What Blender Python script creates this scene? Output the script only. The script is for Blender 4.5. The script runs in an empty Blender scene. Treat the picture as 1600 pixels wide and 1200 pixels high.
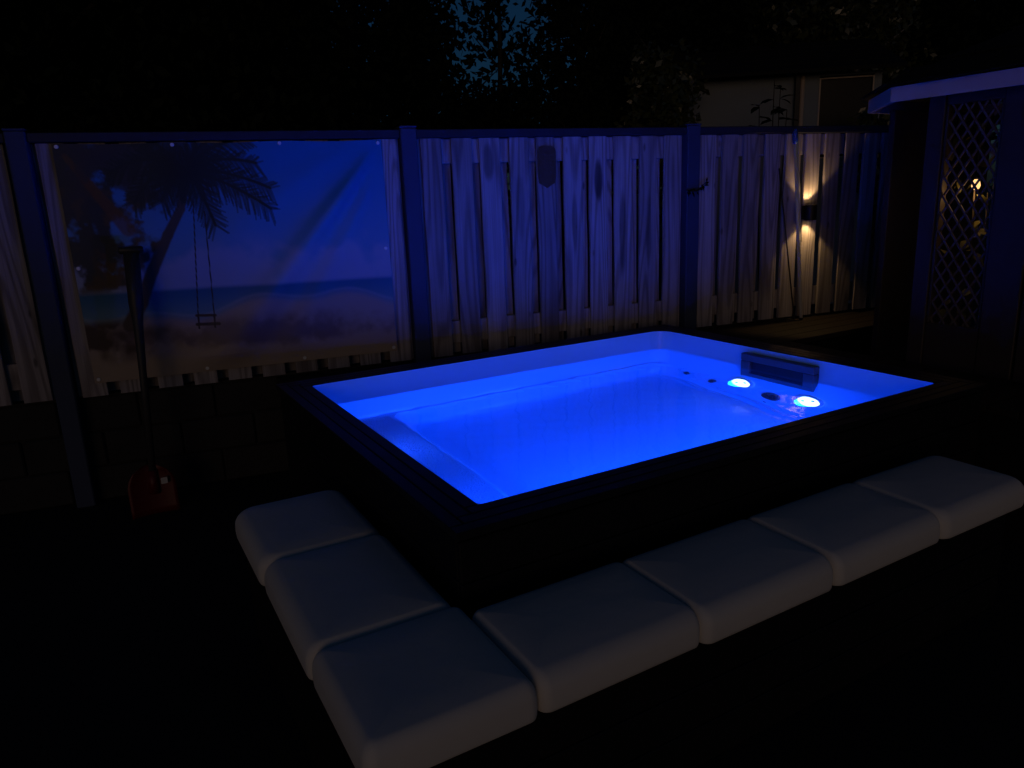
import bpy, bmesh, math, random
import numpy as np
from mathutils import Vector, Matrix
random.seed(7); rng = np.random.default_rng(11)
SC = bpy.context.scene
COL = SC.collection
rad = math.radians

# ------------------------------------------------------------------ camera
CAM_H = 1.58
RIGHT = Vector((0.86393626, -0.50199870, -0.04014284)); DOWN = Vector((-0.15689116, -0.19254836, -0.96866418)); FWD = Vector((0.47853872, 0.84316216, -0.24510867))
cam_d = bpy.data.cameras.new('camera'); cam = bpy.data.objects.new('camera', cam_d); COL.objects.link(cam)
cam.matrix_world = Matrix(((RIGHT.x, -DOWN.x, -FWD.x, 0), (RIGHT.y, -DOWN.y, -FWD.y, 0), (RIGHT.z, -DOWN.z, -FWD.z, CAM_H), (0, 0, 0, 1)))
cam_d.sensor_fit = 'HORIZONTAL'; cam_d.sensor_width = 36; cam_d.lens = 36 * 1156 / 1600
cam_d.clip_start = .05; cam_d.clip_end = 1500
SC.camera = cam

# ------------------------------------------------------------------ night sky, weak warm sun standing in for house lights behind the camera, exposure
SUN_EL, SUN_AZ = rad(6.5), rad(216)          # azimuth the light comes from: behind the camera, to its left
w = bpy.data.worlds.new('World'); SC.world = w; w.use_nodes = True
nt = w.node_tree; nt.nodes.clear()
sky = nt.nodes.new('ShaderNodeTexSky'); sky.sky_type = 'NISHITA'; sky.sun_disc = False
sky.sun_elevation = SUN_EL; sky.sun_rotation = SUN_AZ; sky.ozone_density = 6.0
tint = nt.nodes.new('ShaderNodeMix'); tint.data_type = 'RGBA'; tint.blend_type = 'MULTIPLY'; tint.inputs[0].default_value = 1
tint.inputs[7].default_value = (.90, .96, 1, 1)
bg = nt.nodes.new('ShaderNodeBackground'); bg.inputs[1].default_value = .0105
wo = nt.nodes.new('ShaderNodeOutputWorld')
nt.links.new(sky.outputs[0], tint.inputs[6]); nt.links.new(tint.outputs[2], bg.inputs[0]); nt.links.new(bg.outputs[0], wo.inputs[0])
sd = bpy.data.lights.new('sun', 'SUN'); sun = bpy.data.objects.new('sun', sd); COL.objects.link(sun)
sd.energy = .100; sd.color = (1, .58, .33); sd.angle = rad(25)
sun.rotation_euler = Vector((-math.sin(SUN_AZ) * math.cos(SUN_EL), -math.cos(SUN_AZ) * math.cos(SUN_EL), -math.sin(SUN_EL))).to_track_quat('-Z', 'Y').to_euler()
sun.location = (-6, -6, 4)
SC.view_settings.view_transform = 'Standard'; SC.view_settings.look = 'None'
SC.view_settings.exposure = 0; SC.view_settings.gamma = 1; SC.view_settings.use_curve_mapping = False
cy = SC.cycles
cy.max_bounces = 16; cy.diffuse_bounces = 8; cy.glossy_bounces = 5; cy.transmission_bounces = 10; cy.transparent_max_bounces = 8
cy.caustics_refractive = True; cy.caustics_reflective = False; cy.blur_glossy = .5
cy.sample_clamp_indirect = 3.0; cy.use_denoising = True
try: cy.denoiser = 'OPENIMAGEDENOISE'
except Exception: pass
try: cy.denoising_prefilter = 'ACCURATE'
except Exception: pass

# ------------------------------------------------------------------ helpers
class MB:
    def __init__(s): s.v = []; s.f = []; s.sm = []
    def add(s, vs, fs, smooth=False):
        o = len(s.v); s.v += [tuple(p) for p in vs]; s.f += [tuple(i + o for i in f) for f in fs]; s.sm += [smooth] * len(fs); return s
    def box(s, x0, x1, y0, y1, z0, z1):
        vs = [(x, y, z) for z in (z0, z1) for y in (y0, y1) for x in (x0, x1)]
        return s.add(vs, [(0, 2, 3, 1), (4, 5, 7, 6), (0, 1, 5, 4), (2, 6, 7, 3), (0, 4, 6, 2), (1, 3, 7, 5)])
    def bbox(s, x0, x1, y0, y1, z0, z1, b=.003):
        "box with chamfered edges"
        bm = bmesh.new(); bmesh.ops.create_cube(bm, size=1)
        for v in bm.verts: v.co = Vector((x0 + (v.co.x + .5) * (x1 - x0), y0 + (v.co.y + .5) * (y1 - y0), z0 + (v.co.z + .5) * (z1 - z0)))
        bmesh.ops.bevel(bm, geom=bm.edges[:], offset=b, segments=1, affect='EDGES')
        s.add([v.co[:] for v in bm.verts], [[v.index for v in f.verts] for f in bm.faces]); bm.free(); return s
    def tube(s, pts, rs, n=10, caps=True):
        pts = [Vector(p) for p in pts]; rs = rs if hasattr(rs, '__len__') else [rs] * len(pts)
        vs = []; fs = []
        for i, p in enumerate(pts):
            d = (pts[min(i + 1, len(pts) - 1)] - pts[max(i - 1, 0)]).normalized()
            a = d.orthogonal().normalized() if abs(d.z) < .9 else d.cross(Vector((0, 1, 0))).normalized()
            b = d.cross(a)
            for k in range(n):
                t = 2 * math.pi * k / n; vs.append(p + (a * math.cos(t) + b * math.sin(t)) * rs[i])
        for i in range(len(pts) - 1):
            for k in range(n):
                j = (k + 1) % n; fs.append((i * n + k, i * n + j, (i + 1) * n + j, (i + 1) * n + k))
        s.add(vs, fs, True)
        if caps:
            o = len(s.v) - len(vs); s.f += [tuple(o + k for k in range(n))[::-1], tuple(o + (len(pts) - 1) * n + k for k in range(n))]; s.sm += [False, False]
        return s
    def loft(s, rings, close=True, smooth=True, sharp=None, flip=False):
        n = len(rings[0]); o = len(s.v); fs = []
        for i in range(len(rings) - 1):
            for k in range(n):
                j = (k + 1) % n; q = (i * n + k, i * n + j, (i + 1) * n + j, (i + 1) * n + k); fs.append(q[::-1] if flip else q)
        if close:
            q = tuple((len(rings) - 1) * n + k for k in range(n)); fs.append(q[::-1] if flip else q)
        return s.add([p for r in rings for p in r], fs, smooth)
    def mesh(s, name):
        m = bpy.data.meshes.new(name); m.from_pydata(s.v, [], s.f); m.polygons.foreach_set('use_smooth', s.sm); m.update(); return m

def tag(o, label=None, cat=None, group=None, kind=None):
    if label: o['label'] = label
    if cat: o['category'] = cat
    if group: o['group'] = group
    if kind: o['kind'] = kind
    return o
def obj(name, mb, mat, parent=None, loc=None, rz=None):
    me = mb if isinstance(mb, bpy.types.Mesh) else mb.mesh(name)
    o = bpy.data.objects.new(name, me); COL.objects.link(o)
    if mat and not me.materials: me.materials.append(mat)
    if parent: o.parent = parent
    if loc is not None: o.location = loc
    if rz is not None: o.rotation_euler = (0, 0, rz)
    return o
def thing(name, label, cat, loc=(0, 0, 0), rz=0, group=None):
    o = bpy.data.objects.new(name, None); COL.objects.link(o); o.empty_display_size = .1
    o.location = loc; o.rotation_euler = (0, 0, rz); return tag(o, label, cat, group)
def rrect(x0, x1, y0, y1, r, z, n=6):
    "rounded rectangle ring, r = radii at (x1,y1),(x0,y1),(x0,y0),(x1,y0)"
    if not hasattr(r, '__len__'): r = [r] * 4
    out = []
    for i, (sx, sy) in enumerate(((1, 1), (-1, 1), (-1, -1), (1, -1))):
        cx = (x1 - r[i]) if sx > 0 else (x0 + r[i]); cyy = (y1 - r[i]) if sy > 0 else (y0 + r[i])
        for k in range(n):
            a = (i + k / (n - 1)) * math.pi / 2; out.append((cx + r[i] * math.cos(a), cyy + r[i] * math.sin(a), z))
    return out

# ------------------------------------------------------------------ materials
def mat(name, col=(.5, .5, .5), rough=.6, spec=.5, metal=0):
    m = bpy.data.materials.new(name); m.use_nodes = True; b = m.node_tree.nodes['Principled BSDF']
    b.inputs['Base Color'].default_value = (*col, 1); b.inputs['Roughness'].default_value = rough
    b.inputs['Specular IOR Level'].default_value = spec; b.inputs['Metallic'].default_value = metal
    return m
def N(m, t, **kw):
    n = m.node_tree.nodes.new(t)
    for k, v in kw.items(): setattr(n, k, v)
    return n
def L(m, a, b): m.node_tree.links.new(a, b)
def noisy(name, c0, c1, scale=8, rough=.6, spec=.5, bump=.2, bscale=60, stretch=(1, 1, 1), bdist=.004):
    m = mat(name, c0, rough, spec); b = m.node_tree.nodes['Principled BSDF']
    tc = N(m, 'ShaderNodeTexCoord'); mp = N(m, 'ShaderNodeMapping'); mp.inputs['Scale'].default_value = stretch
    oi = N(m, 'ShaderNodeObjectInfo'); ad = N(m, 'ShaderNodeVectorMath', operation='ADD')
    mu = N(m, 'ShaderNodeMath', operation='MULTIPLY'); mu.inputs[1].default_value = 37
    L(m, oi.outputs['Random'], mu.inputs[0]); L(m, tc.outputs['Object'], mp.inputs[0]); L(m, mp.outputs[0], ad.inputs[0]); L(m, mu.outputs[0], ad.inputs[1])
    n = N(m, 'ShaderNodeTexNoise'); n.inputs['Scale'].default_value = scale; n.inputs['Detail'].default_value = 6
    L(m, ad.outputs[0], n.inputs['Vector'])
    cr = N(m, 'ShaderNodeMix', data_type='RGBA'); cr.inputs[6].default_value = (*c0, 1); cr.inputs[7].default_value = (*c1, 1)
    L(m, n.outputs[0], cr.inputs[0]); L(m, cr.outputs[2], b.inputs['Base Color'])
    if bump:
        n2 = N(m, 'ShaderNodeTexNoise'); n2.inputs['Scale'].default_value = bscale; n2.inputs['Detail'].default_value = 3
        L(m, ad.outputs[0], n2.inputs['Vector'])
        bp = N(m, 'ShaderNodeBump'); bp.inputs['Strength'].default_value = bump; bp.inputs['Distance'].default_value = bdist
        L(m, n2.outputs[0], bp.inputs['Height']); L(m, bp.outputs[0], b.inputs['Normal'])
    return m

def wood_material():
    m = mat('weathered_wood', (.3, .22, .16), .75, .3); b = m.node_tree.nodes['Principled BSDF']
    tc = N(m, 'ShaderNodeTexCoord'); oi = N(m, 'ShaderNodeObjectInfo')
    mu = N(m, 'ShaderNodeMath', operation='MULTIPLY'); mu.inputs[1].default_value = 53
    L(m, oi.outputs['Random'], mu.inputs[0])
    ad = N(m, 'ShaderNodeVectorMath', operation='ADD'); L(m, tc.outputs['Object'], ad.inputs[0]); L(m, mu.outputs[0], ad.inputs[1])
    # warp, then growth rings stretched along the board
    mp = N(m, 'ShaderNodeMapping'); mp.inputs['Scale'].default_value = (5, 5, .42); L(m, ad.outputs[0], mp.inputs[0])
    wn = N(m, 'ShaderNodeTexNoise'); wn.inputs['Scale'].default_value = 1.0; wn.inputs['Detail'].default_value = 1; L(m, mp.outputs[0], wn.inputs['Vector'])
    wm = N(m, 'ShaderNodeMath', operation='MULTIPLY'); wm.inputs[1].default_value = 85; L(m, wn.outputs[0], wm.inputs[0])
    si = N(m, 'ShaderNodeMath', operation='SINE'); L(m, wm.outputs[0], si.inputs[0])
    rg = N(m, 'ShaderNodeMapRange'); rg.inputs[1].default_value = -.2; rg.inputs[2].default_value = 1; L(m, si.outputs[0], rg.inputs[0])
    mp2 = N(m, 'ShaderNodeMapping'); mp2.inputs['Scale'].default_value = (150, 150, 1.6); L(m, ad.outputs[0], mp2.inputs[0])
    fn = N(m, 'ShaderNodeTexNoise'); fn.inputs['Scale'].default_value = 1; fn.inputs['Detail'].default_value = 4; L(m, mp2.outputs[0], fn.inputs['Vector'])
    mp3 = N(m, 'ShaderNodeMapping'); mp3.inputs['Scale'].default_value = (9, 9, 2.2); L(m, ad.outputs[0], mp3.inputs[0])
    pn = N(m, 'ShaderNodeTexNoise'); pn.inputs['Scale'].default_value = 1; pn.inputs['Detail'].default_value = 3; L(m, mp3.outputs[0], pn.inputs['Vector'])
    # knots
    mpk = N(m, 'ShaderNodeMapping'); mpk.inputs['Scale'].default_value = (9, 0.01, 3.2); L(m, ad.outputs[0], mpk.inputs[0])
    vo = N(m, 'ShaderNodeTexVoronoi'); vo.inputs['Scale'].default_value = 1; L(m, mpk.outputs[0], vo.inputs['Vector'])
    kr = N(m, 'ShaderNodeMapRange'); kr.inputs[1].default_value = .05; kr.inputs[2].default_value = .11; kr.inputs[3].default_value = .45; kr.inputs[4].default_value = 1; L(m, vo.outputs['Distance'], kr.inputs[0])
    # stain of its own on some boards (custom properties of the board)
    sx = N(m, 'ShaderNodeSeparateXYZ'); L(m, tc.outputs['Object'], sx.inputs[0])
    at = {}
    for k in ('stain_x', 'stain_z', 'stain_w', 'stain_h', 'stain_amount'):
        a = N(m, 'ShaderNodeAttribute', attribute_type='OBJECT', attribute_name=k); at[k] = a.outputs['Fac']
    def MM(op, a, c):
        n = N(m, 'ShaderNodeMath', operation=op)
        for i, q in enumerate((a, c)):
            if hasattr(q, 'is_linked'): L(m, q, n.inputs[i])
            elif q is not None: n.inputs[i].default_value = q
        return n.outputs[0]
    dx = MM('DIVIDE', MM('SUBTRACT', sx.outputs[0], at['stain_x']), MM('MAXIMUM', at['stain_w'], .001))
    dz = MM('DIVIDE', MM('SUBTRACT', sx.outputs[2], at['stain_z']), MM('MAXIMUM', at['stain_h'], .001))
    dd = MM('ADD', MM('MULTIPLY', dx, dx), MM('MULTIPLY', dz, dz))
    dd = MM('ADD', dd, MM('MULTIPLY', MM('SUBTRACT', pn.outputs[0], .5), 1.6))
    sr = N(m, 'ShaderNodeMapRange', interpolation_type='SMOOTHSTEP'); sr.inputs[1].default_value = .25; sr.inputs[2].default_value = 1.2; sr.inputs[3].default_value = 1; sr.inputs[4].default_value = 0; L(m, dd, sr.inputs[0])
    st = MM('SUBTRACT', 1.0, MM('MULTIPLY', sr.outputs[0], at['stain_amount']))
    # colour
    c1 = N(m, 'ShaderNodeMix', data_type='RGBA'); c1.inputs[6].default_value = (.37, .34, .36, 1); c1.inputs[7].default_value = (.23, .205, .215, 1); L(m, rg.outputs[0], c1.inputs[0])
    c2 = N(m, 'ShaderNodeMix', data_type='RGBA', blend_type='MULTIPLY'); c2.inputs[0].default_value = .8; L(m, c1.outputs[2], c2.inputs[6])
    vr = N(m, 'ShaderNodeMapRange'); vr.inputs[1].default_value = .3; vr.inputs[2].default_value = .7; vr.inputs[3].default_value = .72; vr.inputs[4].default_value = 1.14; L(m, fn.outputs[0], vr.inputs[0])
    L(m, vr.outputs[0], c2.inputs[7])
    bd = N(m, 'ShaderNodeMapRange'); bd.inputs[3].default_value = .72; bd.inputs[4].default_value = 1.22; L(m, oi.outputs['Random'], bd.inputs[0])
    pr = N(m, 'ShaderNodeMapRange'); pr.inputs[1].default_value = .3; pr.inputs[2].default_value = .75; pr.inputs[3].default_value = .82; pr.inputs[4].default_value = 1.14; L(m, pn.outputs[0], pr.inputs[0])
    tot = MM('MULTIPLY', MM('MULTIPLY', bd.outputs[0], pr.outputs[0]), MM('MULTIPLY', kr.outputs[0], st))
    sc = N(m, 'ShaderNodeVectorMath', operation='SCALE'); L(m, c2.outputs[2], sc.inputs[0]); L(m, tot, sc.inputs['Scale'])
    L(m, sc.outputs[0], b.inputs['Base Color'])
    bp = N(m, 'ShaderNodeBump'); bp.inputs['Strength'].default_value = .5; bp.inputs['Distance'].default_value = .002
    L(m, MM('ADD', fn.outputs[0], MM('MULTIPLY', rg.outputs[0], -.35)), bp.inputs['Height']); L(m, bp.outputs[0], b.inputs['Normal'])
    return m

M = {}
M['wood'] = wood_material()
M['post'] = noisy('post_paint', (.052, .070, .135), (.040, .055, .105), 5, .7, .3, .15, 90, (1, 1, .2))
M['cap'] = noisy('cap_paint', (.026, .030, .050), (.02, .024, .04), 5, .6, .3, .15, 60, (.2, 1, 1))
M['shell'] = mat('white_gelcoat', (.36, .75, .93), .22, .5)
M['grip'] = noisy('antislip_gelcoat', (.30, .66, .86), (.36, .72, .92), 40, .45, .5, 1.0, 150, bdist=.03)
M['coping'] = noisy('black_composite', (.012, .012, .014), (.018, .018, .02), 12, .42, .22, .2, 120, (1, 1, 1), .0015)
M['clad'] = noisy('black_stained_timber', (.007, .007, .008), (.013, .012, .012), 6, .6, .3, .3, 40, (1, 1, 6))
M['plastic'] = mat('grey_plastic', (.10, .11, .13), .4)
M['dark_plastic'] = mat('dark_plastic', (.025, .025, .03), .4)
M['white_plastic'] = mat('white_plastic', (.75, .75, .75), .35)
M['cushion'] = noisy('white_faux_leather', (.80, .775, .71), (.72, .695, .635), 3, .55, .3, .12, 14, bdist=.012)
M['deck'] = noisy('dark_deck_timber', (.016, .013, .011), (.03, .024, .02), 5, .7, .12, .5, 30, (.4, 12, 1))
M['block'] = noisy('concrete_block', (.022, .022, .023), (.042, .042, .042), 9, .9, .2, .5, 120)
M['ground'] = noisy('dark_paving', (.018, .018, .018), (.03, .03, .03), 3, .85, .2, .4, 60)
M['alu'] = mat('brushed_aluminium', (.74, .75, .78), .4, .6, .1)
M['blue_plastic'] = mat('blue_plastic', (.03, .10, .55), .4)
M['red'] = noisy('red_plastic', (.085, .004, .005), (.12, .006, .007), 5, .45, .4, 0)
M['handle'] = noisy('shovel_shaft', (.03, .03, .033), (.05, .05, .055), 9, .5, .4, 0)
M['lampblack'] = mat('black_powder_coat', (.012, .012, .012), .5, .4)
M['plaque'] = noisy('dark_slate', (.085, .075, .075), (.11, .10, .095), 10, .8, .3, .4, 50)
M['leafdark'] = noisy('evergreen_leaf', (.005, .008, .004), (.010, .015, .006), 3, .7, .1, 0)
M['leaf'] = noisy('shrub_leaf', (.03, .04, .014), (.085, .09, .03), 5, .32, .6, 0)
M['vine'] = noisy('glossy_vine_leaf', (.10, .10, .03), (.20, .18, .06), 12, .5, .3, 0)
M['bark'] = noisy('bark', (.035, .028, .022), (.06, .05, .04), 8, .9, .2, .6, 30, (1, 1, .2))
M['pale_bark'] = noisy('pale_bark', (.16, .15, .13), (.25, .24, .22), 8, .8, .2, .4, 30, (1, 1, .3))
M['render'] = noisy('grey_render', (.20, .225, .25), (.25, .275, .30), 3, .9, .2, .3, 80)
M['white_paint'] = noisy('white_paint', (.56, .44, .34), (.64, .51, .41), 4, .5, .4, .1, 30)
M['brown_paint'] = noisy('dark_brown_paint', (.042, .030, .024), (.060, .044, .036), 5, .6, .4, .15, 50, (1, 1, .2))
M['lattice'] = noisy('lattice_wood', (.10, .075, .06), (.14, .105, .08), 9, .7, .2, .2, 60)
M['shingle'] = noisy('bitumen_shingle', (.012, .012, .012), (.022, .022, .022), 30, .95, .1, .6, 150)
M['glass'] = mat('dark_window_glass', (.004, .004, .005), .3, .12)
M['sticker'] = mat('paper_sticker', (.6, .6, .58), .5)
M['rope'] = mat('black_cable', (.02, .02, .02), .5)

def emission(name, col, strength):
    m = bpy.data.materials.new(name); m.use_nodes = True; t = m.node_tree; t.nodes.clear()
    e = t.nodes.new('ShaderNodeEmission'); e.inputs[0].default_value = (*col, 1); e.inputs[1].default_value = strength
    o = t.nodes.new('ShaderNodeOutputMaterial'); t.links.new(e.outputs[0], o.inputs[0]); return m
M['led'] = emission('led_lens', (.62, .97, 1.0), 2.4)
M['warm_led'] = emission('warm_lens', (1, .62, .22), 6)
M['bulb'] = emission('warm_bulb', (1, .55, .2), 1.6)
wm = bpy.data.materials.new('pool_water'); wm.use_nodes = True; wt = wm.node_tree; wt.nodes.clear()
gl = wt.nodes.new('ShaderNodeBsdfGlass'); gl.inputs['IOR'].default_value = 1.333; gl.inputs['Roughness'].default_value = 0; gl.inputs['Color'].default_value = (.97, .99, 1, 1)
go = wt.nodes.new('ShaderNodeOutputMaterial'); wt.links.new(gl.outputs[0], go.inputs[0]); M['water'] = wm

# ------------------------------------------------------------------ ground and deck
g = MB().add([(-150, -150, 0), (150, -150, 0), (150, 300, 0), (-150, 300, 0)], [(0, 1, 2, 3)])
tag(obj('ground', g, M['ground']), kind='structure')

# ------------------------------------------------------------------ fence frame: t runs along the fence, o away from the camera
YAW = rad(-9.596); FD = 4.50
FT = Vector((math.cos(YAW), math.sin(YAW), 0)); FN = Vector((-math.sin(YAW), math.cos(YAW), 0))
def fp(t, o, z): return FT * t + FN * (FD + o) + Vector((0, 0, z))
ZB, ZT = .616, 1.984

wall = thing('retaining_wall', 'low dark concrete block wall that carries the timber fence', 'wall', fp(0, 0, 0), YAW)
bm_ = MB().bbox(-.195, .195, 0, .14, 0, .193, .008).mesh('concrete_block')
for r in range(3):
    for c in range(-8, 13):
        o = obj('concrete_block', bm_, M['block'], wall, (c * .4 + (.2 if r % 2 else 0), .012 + random.uniform(-.004, .004), .004 + r * .2))
obj('mortar', MB().box(-3.5, 5.4, .03, .13, 0, .61), M['block'], wall)

# deck behind and to the right of the pool
deck = thing('deck', None, None, (0, 0, 0)); del_keys = None
tag(deck, kind='structure')
xs = [(3.375, 6.9)]
y = 1.15
k = 0
while y < 4.45:
    yc = y + .065
    # right end of each board stops at the fence line; boards beyond the pool's back edge start further left
    x0 = 3.378 if yc < 3.80 else .9
    xf = (FD - yc * FN.y) / FN.x - .02      # x where the fence plane is met
    x1 = min(6.4, xf)
    x1 = min(x1, 3.90 if yc < 3.16 else 6.4)
    if yc < 3.80 and xf < 3.4: break
    if x1 - x0 > .1:
        obj('deck_board', MB().bbox(x0, x1, y, y + .132, .565, .598, .003), M['deck'], deck)
    y += .137; k += 1
obj('joist', MB().box(3.40, 3.46, 1.2, 3.7, 0, .56).box(3.82, 3.88, 1.2, 3.15, 0, .56), M['clad'], deck)

# ------------------------------------------------------------------ fence panels and posts
front_me = [MB().bbox(0, .13, -.009, .009, 0, ZT - .052 - ZB, .002).mesh('front_board')]
def board(parent, name, x, o, z0, z1, wd=.13, stain=None, lean=0):
    mb = MB(); n = 14; zs = [z0 + (z1 - z0) * i / n for i in range(n + 1)]
    ph = random.uniform(0, 6); bow = random.uniform(-.003, .003); th = .010
    rings = []
    for z in zs:
        e = bow * math.sin(math.pi * (z - z0) / (z1 - z0)); j = .0012 * math.sin(ph + z * 11)
        a, b_ = -j, wd + j
        rings.append([(a + .003, -th + e, z), (b_ - .003, -th + e, z), (b_, -th + .003 + e, z), (b_, th + e, z), (a, th + e, z), (a, -th + .003 + e, z)])
    mb.loft(rings, True, False); mb.f.append((5, 4, 3, 2, 1, 0)); mb.sm.append(False)
    ob = obj(name, mb, M['wood'], parent, (x, o, 0))
    ob.rotation_euler = (0, lean, 0)
    for kk, vv in zip(('stain_x', 'stain_z', 'stain_w', 'stain_h', 'stain_amount'), stain or (0, 0, .01, .01, 0.0)): ob[kk] = float(vv)
    return ob
GAPS = 'fence panels between the posts'
panels = [
    (-2.85, -.985, 'plain weathered timber fence panel at the far left of the garden'),
    (-.885, .987, 'weathered timber fence panel that the beach banner is fixed to'),
    (1.089, 2.930, 'weathered timber fence panel washed in blue light behind the pool'),
    (3.036, 4.83, 'weathered timber fence panel carrying the glowing wall lamp')]
stains = {2: {5: None, 6: (.065, 1.05, .035, .14, .75), 2: (.05, 1.17, .035, .12, .55), 7: (.06, .70, .03, .30, .55), 5: (.07, .80, .02, .22, .5), 8: (.07, .72, .025, .26, .45), 3: (.06, .9, .03, .2, .3)},
          3: {1: (.05, .85, .03, .25, .35), 2: (.07, .7, .03, .2, .3)}}
for pi, (t0, t1, lab) in enumerate(panels):
    P = thing('timber_fence', lab, 'fence', fp(t0, 0, ZB), YAW, GAPS)
    W = t1 - t0; H = ZT - ZB; n = 10; lead = .025
    pitch = (W - 2 * lead - .13) / (n - 1)
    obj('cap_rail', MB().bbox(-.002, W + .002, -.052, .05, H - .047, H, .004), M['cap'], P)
    for xa in (.001, W - .028): obj('side_rail', MB().box(xa, xa + .027, .004, .040, .0, H - .05), M['wood'], P)
    for z0 in (H - .193, .07):
        rb = obj('cross_rail', MB().bbox(.030, W - .030, .008, .044, z0, z0 + .142, .003), M['wood'], P)
        for kk, vv in zip(('stain_x', 'stain_z', 'stain_w', 'stain_h', 'stain_amount'), (0, 0, .01, .01, 0.)): rb[kk] = vv
    for k in range(n):
        board(P, 'front_board', lead + pitch * k + random.uniform(-.004, .004), -.014 + random.uniform(-.003, .003), random.uniform(-.003, .003), H - .05, .13 + random.uniform(-.004, .004), stains.get(pi, {}).get(k), random.uniform(-.003, .003))
        if k < n - 1:
            board(P, 'back_board', lead + pitch * k + pitch / 2 - .002 + random.uniform(-.006, .006), .064, random.uniform(-.004, .004), H - .05, .112, None, random.uniform(-.003, .003))
for t0, t1, lab in ((-.983, -.887, 'grey square fence post at far left beside the beach banner'), (.989, 1.087, 'grey square fence post between banner panel and blue lit panel'),
                    (2.932, 3.034, 'grey square fence post with the dark twig hung on it'), (4.832, 4.93, 'grey square fence post at the dark right end of the fence')):
    P = thing('fence_post', lab, 'fence post', fp((t0 + t1) / 2, 0, 0), YAW, 'square posts along the fence')
    hw = (t1 - t0) / 2 - .001
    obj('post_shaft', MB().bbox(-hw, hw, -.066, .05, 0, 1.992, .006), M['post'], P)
    obj('post_cap', MB().bbox(-hw - .002, hw + .002, -.069, .052, 1.993, 2.004, .003), M['post'], P)

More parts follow.
